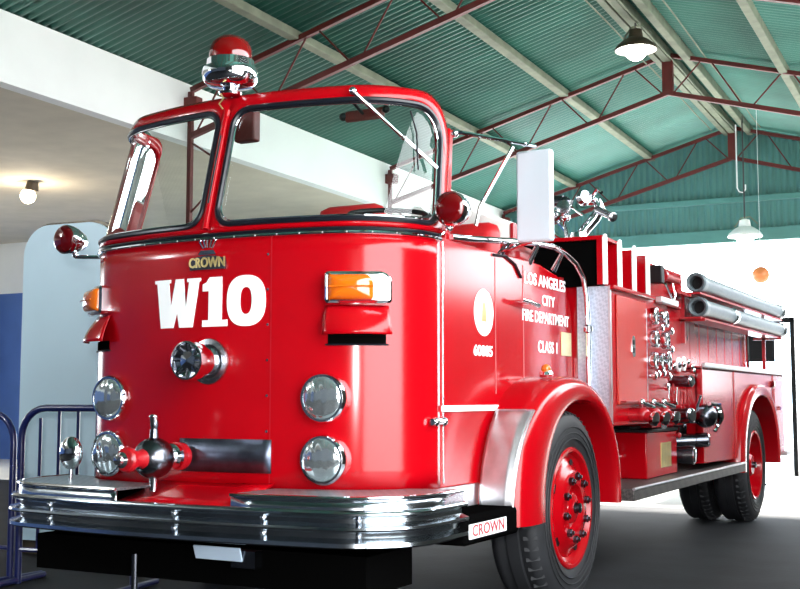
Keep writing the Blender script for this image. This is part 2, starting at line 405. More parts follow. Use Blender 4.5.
# plan curve of the cab front: bulged centre, round corners
XC, RC, KB = .64, .43, .20
tab = []; n = 60; acc = 0; px_, py_ = 0, 0
for i in range(n+1):
    x = XC*i/n; y = KB*x*x; acc += math.hypot(x-px_, y-py_); px_, py_ = x, y
    sl = 2*KB*x; q = math.hypot(1, sl); tab.append((acc, x, y, sl/q, -1/q))
th0 = math.atan(2*KB*XC)
for i in range(1, n+1):
    th = th0 + (PI/2-th0)*i/n
    x = XC + RC*(math.sin(th)-math.sin(th0)); y = KB*XC*XC + RC*(math.cos(th0)-math.cos(th))
    acc += math.hypot(x-px_, y-py_); px_, py_ = x, y; tab.append((acc, x, y, math.sin(th), -math.cos(th)))
SC = acc; XS, YS = tab[-1][1], tab[-1][2]
for i in range(1, 21):
    tab.append((SC + i*.1, XS, YS + i*.1, 1, 0))
def plan(s):
    a = abs(s); sg = 1 if s >= 0 else -1
    fit = lambda x: x + .035*(1 - x/XS)
    for i in range(1, len(tab)):
        if tab[i][0] >= a or i == len(tab)-1:
            p, q = tab[i-1], tab[i]; f = (a-p[0])/(q[0]-p[0])
            r = [p[j] + (q[j]-p[j])*f for j in range(5)]; return fit(r[1]*sg), r[2], r[3]*sg, r[4]
ZB = 1.84
def fp(s, z, off=0.):
    x, y, nx, ny = plan(s)
    h_ = max(0, z-ZB)
    return Vector((x*(1-.09*h_) + nx*off, y + ny*off + h_*.27, z))
def s_of_x(x):
    x = (x-.035)/(1-.035/XS)
    for i in range(1, len(tab)):
        if tab[i][1] >= abs(x): p, q = tab[i-1], tab[i]; return math.copysign(p[0] + (q[0]-p[0])*(abs(x)-p[1])/(q[1]-p[1]), x)
    return math.copysign(SC, x)
fx = lambda x, z, off=0.: fp(s_of_x(x), z, off)

# front skin
part(MB().grid(lambda u, v_: fp(-SC + 2*SC*u, .70 + 1.13*v_), 90, 12), 'front_panel', 'red', solid=.02)
for a in (.375,):      # service-panel seam
    part(MB().grid(lambda u, v_: fx(a + .006*(u-.5), .72 + 1.09*v_, .0015), 1, 20), 'panel_seam', 'redm')
for k in range(7): part(MB().cyl(fx(.36, .80 + k*.155, .0), fx(.36, .80 + k*.155, .004), .006, n=8), 'seam_screw', 'chrome')

# cab side skins with a wheel arch cut out
def side_poly():
    pts = [(YS, .70), (YS, 1.83)]
    pts += [(1.75, 1.83)]
    for k in range(9): a = math.radians(90-90*k/8); pts.append((1.96 + .30*math.cos(a), 1.50 + .30*math.sin(a)))
    pts += [(2.26, 1.02), (2.10, 1.02)]
    for k in range(9): a = math.radians(35+145*k/8); pts.append((1.68 + .52*math.cos(a), .62 + .50*math.sin(a)))
    pts += [(1.16, .70)]
    return pts
for sg in (1, -1):
    part(MB().prism([(sg*XS, y, z) for y, z in side_poly()], (-sg*.04, 0, 0)), 'side_panel', 'red', bevel=.006)
    # door shut lines
d = part(MB().tube([(XS+.001, YS+.03, .72), (XS+.001, YS+.03, 1.81)], .005, 6), 'corner_trim', 'chrome')
part(MB().tube([(XS+.001, 1.50, 1.12), (XS+.001, 1.50, 1.80)], .003, 6), 'door_seam', 'redm')
part(MB().tube([(XS+.001, 1.13, 1.12), (XS+.001, 1.13, 1.80)], .0025, 6), 'door_seam', 'redm')
part(MB().box(XS, XS+.012, YS+.01, 1.19, 1.038, 1.066), 'side_moulding', 'white', bevel=.003, label='white moulding strip')
part(MB().box(XS-.02, XS+.006, .46, .92, .56, .70), 'sill_plate', 'alum', bevel=.003)
h = part(MB().cyl((XS+.01, .40, .995), (XS+.01, .53, .995), .015).ball((XS+.012, .43, .995), .02).ball((XS+.012, .51, .995), .021), 'door_hinge', 'chrome')
dh = part(MB().cyl((XS, 1.44, 1.60), (XS+.05, 1.44, 1.60), .014).tube([(XS+.05, 1.36, 1.605), (XS+.055, 1.45, 1.60), (XS+.05, 1.60, 1.59)], .012), 'door_handle', 'chrome')
# curved dark gutter above the door
part(MB().tube([(XS+.004, 1.10, 1.81), (XS+.006, 1.25, 1.82), (XS+.006, 1.38, 1.79), (XS+.006, 1.46, 1.73)], .008, 8), 'door_weatherstrip', 'gasket')

# round seal and lettering on the door
sideT = lambda y0, z0, sh=0.: (lambda x, y, z: (XS + .0025 + z, y0 + x, z0 + y))
m_ = MB(); m_.lathe((XS+.001, .985, 1.515), (1, 0, 0), [(.115, 0), (.115, .002)], 40)
seal = part(m_, 'door_seal', 'white', label='white round seal')
m_ = MB().lathe((XS+.004, .985, 1.515), (1, 0, 0), [(.080, 0), (.080, .001)], 32, caps=False)
m_.prism([(XS+.003, .955, 1.47), (XS+.003, 1.015, 1.47), (XS+.003, 1.005, 1.55), (XS+.003, .985, 1.575), (XS+.003, .965, 1.55)], (.001, 0, 0))
m_.build('seal_emblem', 'brass', seal)
for body, y, z, sz, xs in (('60885', .975, 1.325, .070, 1.30), ('LOS ANGELES', 1.83, 1.735, .088, 1.17), ('CITY', 1.87, 1.632, .080, 1.15), ('FIRE DEPARTMENT', 1.84, 1.535, .084, 1.02), ('CLASS 1', 1.86, 1.375, .088, 1.0)):
    m_ = text_mesh(MB(), body, sz, sideT(y, z), bold=.002, depth=.001, xs=xs)
    part(m_, 'door_lettering', 'white', label='white lettering %s' % body)
part(MB().box(XS, XS+.006, 2.07, 2.23, 1.34, 1.475), 'data_plate', 'cream', bevel=.002, label='cream data plate')

# belt trim, cab floor and interior
m_ = MB(); m_.tube([fp(s, 1.815, .006) for s in [-SC + 2*SC*i/80 for i in range(81)]], .009, 8); part(m_, 'belt_moulding', 'chrome')
m_ = MB().tube([fp(s, 1.832, .004) for s in [-SC + 2*SC*i/80 for i in range(81)]], .008, 8); part(m_, 'belt_seal', 'gasket')
for i in range(22): s = -SC*.95 + 1.9*SC*i/21; part(MB().ball(fp(s, 1.815, .014), .0045, n=8, m=6), 'belt_rivet', 'alum')
part(MB().box(-.93, .93, .5, 2.2, .66, .72), 'cab_floor', 'black')
part(MB().box(-.93, .93, 2.17, 2.22, .70, 1.80), 'cab_rear_wall', 'redm')
m_ = MB().grid(lambda u, v_: (lambda p: Vector((p.x*.96*(1-.0*v_), p.y + .02 + v_*.30, 1.80 + .015*math.sin(v_*PI))))(fp(-SC + 2*SC*u, 1.8)), 40, 6)
part(m_, 'dashboard', 'redm')
for (x0, x1, zt_) in ((-.29, .14, 2.20), (.46, .84, 2.04)):
    b = MB(); b.box(x0, x1, 1.42, 1.56, 1.25, zt_); s_ = part(b, 'seat_backrest', 'seat', bevel=.065)
    b = MB(); b.box(x0, x1, .98, 1.44, 1.18, 1.32); part(b, 'seat_cushion', 'seat', bevel=.04)
sw = part(MB().tube([(.43 + .21*math.cos(a), 1.0 + .19*math.sin(a), 2.035 + .05*math.sin(a) - .03*math.cos(a)) for a in [2*PI*k/32 for k in range(32)]], .014, 8, closed=True), 'steering_wheel', 'black')
MB().cyl((.43, 1.0, 2.02), (.43, .70, 1.55), .025).bar((.22, 1.0, 2.06), (.64, 1.0, 2.005), .02, .012).build('steering_column', 'black', sw)
# pale folded cover and dark upright behind the seats
cv = MB().prism([(.10, 1.86, 1.75), (.10, 1.86, 2.24), (.40, 1.86, 2.24), (.74, 1.86, 2.10), (.74, 1.86, 1.75)], (0, .16, 0)); part(cv, 'folded_cover', 'canvas', bevel=.02, label='pale folded canvas cover')
part(MB().box(.742, .765, 1.86, 2.02, 1.75, 2.09), 'cover_board', 'redm', bevel=.005)
part(MB().box(.70, .93, 1.50, 1.80, 1.80, 1.93), 'side_box', 'redm', bevel=.05)

# ---- windscreen frame: two curved panes
ZT = 2.515; SW = SC + .07
def loop_outer(sg, n_):
    # half panel from centre line to the outer end, rounded outer-top corner
    r = .26 if sg > 0 else .12; L = []
    pts = [(0, ZB)]
    pts += [(SW, ZB)]
    pts += [(SW, ZT-r)]
    for k in range(1, 14): a = math.radians(90*k/14); pts.append((SW-r + r*math.cos(a), ZT-r + r*math.sin(a)))
    pts += [(SW-r, ZT), (0, ZT), (0, ZB)]
    return resample(pts, n_, sg)
def rrect(s0, s1, z0, z1, r, ro):
    pts = []
    for cx, cz, a0, q in ((s1, z0, 270, r), (s1, z1, 0, ro), (s0, z1, 90, r), (s0, z0, 180, r)):
        cxx = cx - q if cx == s1 else cx + q; czz = cz + q if cz == z0 else cz - q
        for k in range(9): a = math.radians(a0 + 90*k/8); pts.append((cxx + q*math.cos(a), czz + q*math.sin(a)))
    pts.append(pts[0]); return pts
def resample(pts, n_, sg, ctr=None):
    # sample by angle around the pane centre so that the loops correspond
    cs, cz = (.05+SW-.11)/2, (ZB+ZT)/2; out = []
    for k in range(n_):
        a = 2*PI*k/n_; dx, dz = math.cos(a)*1.9, math.sin(a); best = None
        for i in range(len(pts)-1):
            (x1, y1), (x2, y2) = pts[i], pts[i+1]; ex, ey = x2-x1, y2-y1; den = dx*ey - dz*ex
            if abs(den) < 1e-9: continue
            t_ = ((x1-cs)*ey - (y1-cz)*ex)/den; u_ = ((x1-cs)*dz - (y1-cz)*dx)/den
            if t_ > 0 and -1e-6 <= u_ <= 1+1e-6 and (best is None or t_ < best): best = t_
        out.append((cs + dx*best, cz + dz*best))
    return out
NP = 180
mfr = MB(); panes = []
for sg in (1, -1):
    Lo = loop_outer(sg, NP); Li = resample(rrect(.045, SW-(.105 if sg > 0 else .035), ZB+.035, ZT-.075, .085, .18 if sg > 0 else .07), NP, sg)
    loops = []
    for q in range(5):
        f = q/4; loops.append([fp(sg*(a[0]*(1-f)+b[0]*f), a[1]*(1-f)+b[1]*f, .012*math.sin(f*PI)) for a, b in zip(Lo, Li)])
    mfr.rings(loops)
    g = MB(); cs, cz = (.05+SW-.11)/2, (ZB+ZT)/2; gl = []
    for q in range(13):
        f = 1-q/12.001; gl.append([fp(sg*(cs+(a[0]-cs)*f), cz+(a[1]-cz)*f, -.008) for a in Li])
    g.rings(gl); panes.append(g)
    MBg = MB().tube([fp(sg*a[0], a[1], .008) for a in Li], .0135, 8, closed=True); part(MBg, 'window_gasket', 'gasket')
    Lm = resample(rrect(.062, SW-(.122 if sg > 0 else .052), ZB+.052, ZT-.092, .075, .17 if sg > 0 else .06), NP, sg)
    part(MB().tube([fp(sg*a[0], a[1], .004) for a in Lm], .004, 6, closed=True), 'glass_bead', 'chrome')
wf = part(mfr, 'windscreen_frame', 'red', solid=.03)
for g in panes: part(g, 'windscreen', 'glass')
part(MB().tube([fp(0, z, .014) for z in (1.86, 2.0, 2.2, 2.36, 2.44)], .016, 8), 'centre_post', 'red')
part(MB().tube([fp(0, z, .026) for z in (1.98, 2.03, 2.31)], .006, 8), 'centre_wiring', 'gasket')
for sg in (1,):      # return post of the frame
    a = fp(sg*SW, ZB); b = fp(sg*SW, ZT-.18)
    part(MB().bar(a + Vector((-sg*.03, .03, -.05)), b + Vector((-sg*.03, .03, .04)), .05, .05), 'frame_post', 'red', bevel=.01)
# wipers
def wiper(name, p, q, sg=1):
    t_ = part(MB().cyl(p, p + (q-p)*.35, .011, .009).cyl(p + (q-p)*.33, p + (q-p)*.62, .009).ball(p, .018), name, 'chrome')
    MB().bar(p + (q-p)*.58, q, .016, .012).ball(p + (q-p)*.6, .014).build('wiper_blade', 'steel', t_)
wiper('wiper_arm', fx(.69, 2.475, .035), fp(s_of_x(.955), 2.14, .03))
wiper('wiper_arm', fp(-SW+.16, 2.47, .03), fp(-SW+.05, 2.08, .05))
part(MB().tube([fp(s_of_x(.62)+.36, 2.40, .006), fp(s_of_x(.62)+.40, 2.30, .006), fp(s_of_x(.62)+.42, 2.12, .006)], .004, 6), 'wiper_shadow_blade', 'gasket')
# interior mirror hung from the frame
mi = part(MB().box(.50, .71, .43, .455, 2.39, 2.445), 'interior_mirror', 'truss', bevel=.012); MB().cyl((.60, .44, 2.42), (.60, .30, 2.47), .008).ball((.49, .44, 2.42), .02).ball((.72, .44, 2.43), .018).build('mirror_stem', 'black', mi)
# box hanging inside beside the centre post
part(MB().box(-.13, -.01, .42, .48, 2.36, 2.52), 'interior_speaker', 'truss', bevel=.01)
# corner marker on the far top corner
part(MB().ball(fp(-SW+.14, 2.50, .02), .035).cyl(fp(-SW+.14, 2.50, 0), fp(-SW+.14, 2.44, 0), .02), 'corner_cap', 'chrome')

# ---- beacon
bx_, by_ = .15, .0
bx_ = .045; by_ = .15; bz = 2.512
be = part(MB().lathe((bx_, by_, bz), (0, 0, 1), [(.05, 0), (.055, .012), (.03, .02), (.035, .035), (.105, .045), (.126, .065), (.133, .10), (.128, .125), (.113, .130), (.110, .165), (.100, .170)], 40), 'beacon', 'chrome')
MB().lathe((bx_, by_, bz+.165), (0, 0, 1), [(.098, 0), (.101, .02), (.098, .055), (.085, .085), (.055, .108), (.02, .118), (.001, .119)], 40).build('beacon_dome', 'redglass', be)
MB().tube([(bx_-.01, by_-.06, bz-.005), (bx_+.012, by_-.065, bz-.03), (bx_-.01, by_-.07, bz-.055), (bx_+.005, by_-.06, bz-.08)], .004, 6).build('beacon_wire', 'brass', be)

# ---- writing W10 on the front
def glyph(polys, x0, z0, wd, ht, holes=None):
    m_ = MB()
    for p in polys:
        pts = [fx(x0 + a*wd, z0 + b*ht, .0015) for a, b in p]; m_.prism(pts, Vector((0, -.003, 0)))
    return m_
W = [[(.0,1),(.30,1),(.30,.90),(.27,.90),(.36,.42),(.29,.0),(.17,.0),(.05,.90),(.0,.90)],
     [(.29,.0),(.36,.42),(.46,.90),(.43,.90),(.43,1),(.62,1),(.62,.90),(.59,.90),(.42,.0)],
     [(.53,.0),(.46,.22),(.59,.90),(.62,.90),(.70,.42),(.66,.0)],
     [(.62,.90),(.70,.42),(.80,.90),(.77,.90),(.77,1),(1.0,1),(1.0,.90),(.95,.90),(.78,.0),(.66,.0)]]
W = [[(.0,1),(.36,1),(.36,.93),(.32,.93),(.37,.42),(.36,.0),(.15,.0),(.05,.93),(.0,.93)],
     [(.36,.0),(.37,.42),(.47,1),(.64,1),(.70,.42),(.62,.0),(.56,.0),(.51,.32),(.43,.0)],
     [(.62,.0),(.70,.42),(.76,.93),(.72,.93),(.72,1),(1.0,1),(1.0,.93),(.97,.93),(.84,.0)]]
def add(m_, g): m_._add(g.v, g.f)
m_ = MB(); H0 = 1.418; HH = .222
add(m_, glyph(W, -.268, H0, .278, HH)); part(m_, 'unit_letter', 'white', label='white letter W')
m_ = MB(); add(m_, glyph([[(.28,1),(.78,1),(.78,.13),(1.0,.13),(1.0,0),(.0,0),(.0,.13),(.25,.13),(.25,.72),(.0,.72),(.0,.86),(.16,.90)]], .022, H0, .135, HH)); part(m_, 'unit_numeral', 'white', label='white numeral 1')
m_ = MB(); N0 = 40; cx0, cz0 = .252, H0+HH/2
def se(a, rx, rz, e=2.5):
    c_, s_ = math.cos(a), math.sin(a); return cx0 + rx*math.copysign(abs(c_)**(2/e), c_), cz0 + rz*math.copysign(abs(s_)**(2/e), s_)
N0 = 48
def zero_loop(rx, rz, o_): return [fx(*se(2*PI*i/N0, rx, rz), o_) for i in range(N0)]
m_.rings([zero_loop(.097, .113, .0), zero_loop(.097, .113, .0045), zero_loop(.030, .060, .0045), zero_loop(.030, .060, .0)])
part(m_, 'unit_numeral', 'white', label='white numeral 0')

# ---- badge
bd = part(MB().prism([fx(x, z, .002) for x, z in ((-.045,1.675),(.145,1.675),(.15,1.70),(.145,1.725),(.10,1.735),(.05,1.74),(.0,1.735),(-.045,1.725),(-.05,1.70))], (0, -.012, 0)), 'badge', 'darksteel')
text_mesh(MB(), 'CROWN', .062, lambda x, y, z: fx(.05 + x, 1.705 + y, .015) + Vector((0, -z, 0)), bold=.0015, depth=.002, xs=.82).build('badge_lettering', 'brass', bd)
m_ = MB().prism([fx(x, z, .002) for x, z in ((.0, 1.742), (.10, 1.742), (.085, 1.762), (.015, 1.762))], (0, -.012, 0))
for k in range(5):
    a = math.radians(-32 + 16*k); p = Vector((.05 + .045*math.sin(a), 0, 1.745 + .030*math.cos(a))); q = Vector((.05 + .085*math.sin(a), 0, 1.745 + .070*math.cos(a)))
    m_.cyl(fx(p.x, p.z, .008), fx(q.x, q.z, .008), .0035, .005, 8)
m_.build('badge_crown', 'chrome', bd)

# ---- siren
sx, sz = .062, 1.262
s_ = part(MB().lathe((sx, .02, sz), (0, -1, 0), [(.100, 0), (.104, .02), (.101, .030), (.078, .034), (.07, .02)], 40, caps=False), 'siren_flange', 'steel')
sr = part(MB().lathe((sx, .0, sz), (0, -1, 0), [(.070, -.02), (.070, .09), (.083, .10), (.088, .13), (.085, .165), (.078, .168), (.072, .150), (.045, .140), (.040, .155), (.018, .158), (.001, .16)], 40), 'siren', 'chrome')
m_ = MB()
for k in range(8): a = 2*PI*k/8; m_.bar((sx + .036*math.cos(a), -.152, sz + .036*math.sin(a)), (sx + .076*math.cos(a), -.160, sz + .076*math.sin(a)), .010, .006)
m_.build('siren_vanes', 'darksteel', sr)

# ---- headlights
def headlight(x, z, yaw=0.):
    c_ = fx(x, z, .0); ax = Vector((math.sin(yaw), -math.cos(yaw), 0)); r = .106
    b = part(MB().lathe(c_ - ax*.05, ax, [(r*.98, 0), (r*1.02, .07), (r*1.01, .088), (r*.95, .098), (r*.88, .098), (r*.88, .088)], 40, caps=False), 'headlight', 'chrome')
    m_ = MB(); pr = [(r*.885*math.cos(a), .088 + .028*math.sin(a)) for a in [PI/2*k/8 for k in range(9)]]
    m_.lathe(c_ - ax*.05, ax, pr, 40, caps=False); m_.build('headlight_lens', 'lens', b)
    m2 = MB()
    up = Vector((0, 0, 1)); rt_ = ax.cross(up)
for x, z in ((.63, 1.10), (.63, .838), (-.55, 1.10), (-.55, .840)): headlight(x, z, math.copysign(.06, x))

# ---- turn signals on the corners
def signal(sg):
    s0, s1 = (s_of_x(.635), s_of_x(.635)+.27) if sg > 0 else (-s_of_x(-.60), -s_of_x(-.60)+.27)
    hs = MB(); cz = 1.572
    pts = []
    for s, z in rrect(s0, s1, cz-.068, cz+.068, .015, .05)[:-1]: pts.append((s, z))
    lo = [[fp(sg*s, z, o_) for s, z in pts] for o_ in (0., .05)]
    ins = [(s0 + (s-s0)*.93 + .01, cz + (z-cz)*.86) for s, z in pts]
    lo.append([fp(sg*s, z, .058) for s, z in ins])
    hs.rings(lo, caplast=False)
    sm = [(s0+.017 + (s-s0)*.66, cz + (z-cz)*.80) for s, z in pts]
    hs.rings([lo[-1], [fp(sg*s, z, .054) for s, z in sm]])
    b = part(hs, 'turn_signal', 'chrome')
    cs = sum(p[0] for p in sm)/len(sm)
    L = [[fp(sg*(cs+(s-cs)*f), cz+(z-cz)*f, .054 + .035*math.sqrt(max(0, 1-f**2.6))) for s, z in sm] for f in (1, .97, .92, .8, .6, .3, .02)]
    MB().rings(L, caplast=True).build('amber_lens', 'amber', b)
    m2 = MB().tube([fp(sg*(s0+.03 + (s1-s0)*.6*i/8), cz, .093) for i in range(9)], .004, 6); m2.build('lens_rib', 'amber', b)
    # air scoop below
    a0, a1 = s0-.01, s0+.27
    sp = MB()
    sp.grid(lambda u, v_: fp(sg*(a0+(a1-a0)*u), 1.495 - .125*v_, .004 + .075*math.sin(v_*PI/2*.85)*(.35+.65*math.sin(PI*min(1, max(0, .12+.76*u))))), 16, 8)
    q = part(sp, 'air_scoop', 'red', solid=-.005)
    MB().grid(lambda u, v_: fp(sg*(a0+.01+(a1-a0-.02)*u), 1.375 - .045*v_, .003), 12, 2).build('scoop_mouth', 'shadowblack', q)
    MB().tube([fp(sg*(a0+(a1-a0)*u/12), 1.328, .006) for u in range(13)], .004, 6).build('scoop_lip', 'gasket', q)
signal(1); signal(-1)

# ---- front intake plate, pipe and valve
part(MB().grid(lambda u, v_: fx(-.09 + .475*u, .775 + .145*v_, .005), 12, 2), 'intake_plate', 'plate', solid=-.006)
ip = part(MB().cyl((-.060, .02, .842), (-.060, -.12, .842), .036), 'intake_pipe', 'redm')
MB().lathe((-.060, -.03, .842), (0, -1, 0), [(.058, 0), (.062, .01), (.062, .035), (.045, .04)], 28).build('red_flange', 'redm', ip)
MB().lathe((-.060, -.075, .842), (0, -1, 0), [(.042, 0), (.058, .01), (.058, .03), (.045, .04), (.05, .07), (.04, .08)], 28).build('coupling', 'chrome', ip)
vb = MB().ball((-.060, -.22, .842), .089).cyl((-.060, -.22, .842), (-.060, -.22, .965), .024, .018).ball((-.060, -.22, .99), .018, sz=2)
vb.build('ball_valve', 'darksteel', ip)
MB().cyl((-.060, -.22, .93), (-.060, -.225, 1.02), .010, .018).ball((-.060, -.225, 1.02), .02, sz=.6).build('valve_handle', 'chrome', ip)
MB().cyl((-.060, -.22, .76), (-.060, -.22, .70), .018, .014).build('drain_stub', 'chrome', ip)
MB().lathe((-.060, -.28, .842), (0, -1, 0), [(.05, 0), (.036, .03), (.034, .09), (.052, .095), (.054, .115), (.046, .125)], 28).build('outlet_flange', 'redm', ip)
MB().lathe((-.060, -.41, .842), (0, -1, 0), [(.032, 0), (.034, .015), (.022, .025), (.02, .04), (.001, .045)], 24).build('outlet_cap', 'chrome', ip)

# ---- bumper: curved double channel with tread step tops
def bpath(off=0.):
    pts = []
    yf = -.31 - off; X = 1.14 + off; r = .36
    for i in range(13): x = -(X-r) + 2*(X-r)*i/12; pts.append((x, yf + .05*(x/(X-r))**2))
    e = yf + .05
    LS = .11
    R_ = [(X-r + r*math.sin(a), e + r - r*math.cos(a)) for a in [PI/2*k/10 for k in range(1, 11)]]
    pts += R_ + [(X, .37)]
    L = [(-x, y) for x, y in R_ + [(X, .37)]][::-1] if 0 else [(-x, y) for x, y in R_[len(pts)-len(pts):] ][::-1]
    L = [(-X, .30)] + L
    return [(x + (LS*(-x/X) if x < 0 else 0), y) for x, y in L + pts]
prof = [(.0, .635), (.012, .632), (.018, .622), (.018, .612), (.004, .600), (-.012, .592), (-.012, .572), (.0, .565), (.022, .556), (.024, .545), (.020, .536), (-.012, .524), (-.014, .500), (.0, .488), (.020, .480), (.022, .462), (.010, .452), (-.02, .450), (-.06, .455), (-.06, .630)]
paths = {}
m_ = MB(); npth = len(bpath()); loops = []
for o_, z in [(a, .512 + (b-.45)*.815) for a, b in prof]: loops.append([Vector((x, y, z)) for x, y in bpath(o_)])
cols = [[loops[j][i] for j in range(len(prof))] for i in range(npth)]
m_.rings(cols, capfirst=True, caplast=True); bp_ = part(m_, 'bumper', 'bumper')
m_ = MB()
bp0 = bpath(.02)
def on_bumper(x, z, o_=.0):
    pp = bpath(o_)
    for i in range(1, len(pp)):
        if pp[i][0] >= x and pp[i-1][0] <= x and pp[i][1] < .1:
            f = (x-pp[i-1][0])/(pp[i][0]-pp[i-1][0]+1e-9); return Vector((x, pp[i-1][1] + (pp[i][1]-pp[i-1][1])*f, z))
for x in (-.62, .12, .55, .95):
    for z in (.622, .562): MB().ball(on_bumper(x, z, -.010), .013, n=12, m=8).build('bumper_bolt', 'steel', bp_)
def step(x0, x1, name):
    full = [p for p in bpath(-.005) if True]
    fr = [p for p in full if x0-1e-6 <= p[0] <= x1+1e-6]
    a, b = on_bumper(x0, 0, -.005) if abs(x0) < 1.1 else None, on_bumper(x1, 0, -.005) if abs(x1) < 1.1 else None
    pts = ([(a.x, a.y)] if a else []) + fr + ([(b.x, b.y)] if b else [])
    back = []
    for p in reversed(pts):
        xx = max(-.95, min(.95, p[0]*.80)); 
        if a and p is pts[0]: xx = x0
        if b and p is pts[-1]: xx = x1
        q = fx(xx, 0, 0); back.append((xx, max(q.y-.004, min(p[1]+.5, q.y-.004))))
    poly = pts + back
    t_ = part(MB().prism([(x, y, .702) for x, y in poly], (0, 0, .010)), name, 'treadbump')
    w_ = MB(); w_.rings([[Vector((x, y+.004, z)) for x, y in pts] for z in (.655, .660, .702)], closed=False)
    w_.build('step_riser', 'bumper', t_, solid=.01)
    e_ = MB().tube([(x, y, .708) for x, y in pts], .008, 8); e_.build('step_edge', 'chrome', t_)
    return t_
step(-2, -.20, 'bumper_step'); step(.40, 2, 'bumper_step')
# red apron sloping down between the steps
part(MB().grid(lambda u, v_: Vector((-.20 + .60*u, (.03 - .31*v_), .735 - .075*v_)), 4, 4), 'red_apron', 'red', solid=.01)
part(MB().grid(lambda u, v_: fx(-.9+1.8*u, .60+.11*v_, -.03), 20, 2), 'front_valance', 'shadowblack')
# chrome round mirror standing on the far bumper end
cm = part(MB().cyl((-.70, -.05, .71), (-.70, -.05, .80), .008).ball((-.70, -.05, .842), .078, sx=.8, sy=.55), 'corner_marker', 'chrome')
# black side step with a small sign
st = part(MB().prism([(x, y, .47) for x, y in ((.92, .36), (1.155, .36), (1.16, .92), (1.14, .98), (.92, .98))], (0, 0, .13)), 'side_step', 'shadowblack', bevel=.02)
sg_ = MB().box(1.160, 1.164, .372, .775, .500, .562).build('step_sign', 'white', st, label='small white sign reading CROWN')
text_mesh(MB(), 'CROWN', .068, lambda x, y, z: (1.165 + z, .574 + x, .531 + y), bold=.001, depth=.0006, xs=1.32).build('sign_lettering', 'redm', sg_)
# under the bumper
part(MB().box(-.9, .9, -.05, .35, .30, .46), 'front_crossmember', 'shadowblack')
lp = part(MB().box(.15, .39, -.20, -.19, .425, .485, rot=Matrix.Rotation(.35, 3, 'X')), 'number_plate', 'blueplate', bevel=.003, label='pale plate under the bumper')
MB().box(.33, .45, -.185, -.13, .40, .47).build('plate_bracket', 'darksteel', lp)
part(MB().box(-.45, -.15, -.10, .0, .20, .215).cyl((-.3, -.05, .2), (-.3, -.05, .40), .015), 'tow_bracket', 'darksteel')

# ---- spot lights at the windscreen corners
def spot(x, y, z, sg, lens, body):
    r = .078
    b = part(MB().lathe((x, y-.05, z), (0, 1, 0), [(r*.92, -.01), (r*1.0, 0), (r*1.0, .02), (r*.95, .05), (r*.6, .12), (r*.2, .16), (.001, .165)], 36, caps=False), 'spot_light', body)
    MB().lathe((x, y-.055, z), (0, -1, 0), [(r*.92*math.cos(a), .028*math.sin(a)) for a in [PI/2*k/8 for k in range(9)]], 36, caps=False).build('red_lens', lens, b)
    MB().tube([(x, y, z-.04), (x - sg*.03, y, z-.09), (x - sg*(.10 if sg > 0 else .25), y+.04, z-.10)], .010, 8).ball((x - sg*.03, y, z-.08), .018).build('spot_bracket', 'chrome', b)
spot(1.065, .45, 1.935, 1, 'darkred2', 'chrome')
spot(-1.165, .40, 1.935, -1, 'darkred', 'chrome')

# ---- wing mirror on its long arms
wm = part(MB().box(1.10, 1.285, 1.08, 1.125, 1.86, 2.315), 'wing_mirror', 'silver', bevel=.012)
MB().box(1.108, 1.277, 1.124, 1.13, 1.87, 2.305).build('mirror_glass', 'chrome', wm)
MB().tube([(.975, .62, 2.33), (1.02, .62, 2.325), (1.20, 1.09, 2.335)], .010, 8).ball((.985, .62, 2.325), .02).ball((1.17, 1.02, 2.335), .014).build('mirror_arm', 'chrome', wm)
MB().tube([(1.14, .95, 2.31), (.985, .90, 2.02), (.965, .90, 1.93)], .010, 8).build('mirror_brace', 'chrome', wm)
MB().tube([(1.19, 1.10, 1.87), (1.10, 1.15, 1.86), (.97, 1.2, 1.84)], .010, 8).build('lower_arm', 'chrome', wm)
# ---- grab rail over the door
gr = part(MB().tube([(XS, .62, 1.84), (XS+.03, .80, 1.85), (XS+.04, 1.20, 1.89), (XS+.04, 1.60, 1.925), (XS+.04, 1.85, 1.935), (1.01, 2.02, 1.92), (1.04, 2.12, 1.87), (1.065, 2.18, 1.79), (1.075, 2.205, 1.68), (1.08, 2.21, 1.5), (1.08, 2.21, 1.1)], .017, 12), 'grab_rail', 'chrome')
for y, z in ((1.20, 1.885), (1.60, 1.92), (1.98, 1.92)): MB().cyl((XS+.05, y, z), (XS-.01, y+.01, 1.82), .012, .018).build('rail_post', 'chrome', gr)
MB().lathe((1.08, 2.21, 1.47), (0, 0, 1), [(.017, 0), (.028, .01), (.028, .04), (.017, .05)], 16).build('rail_collar', 'chrome', gr)

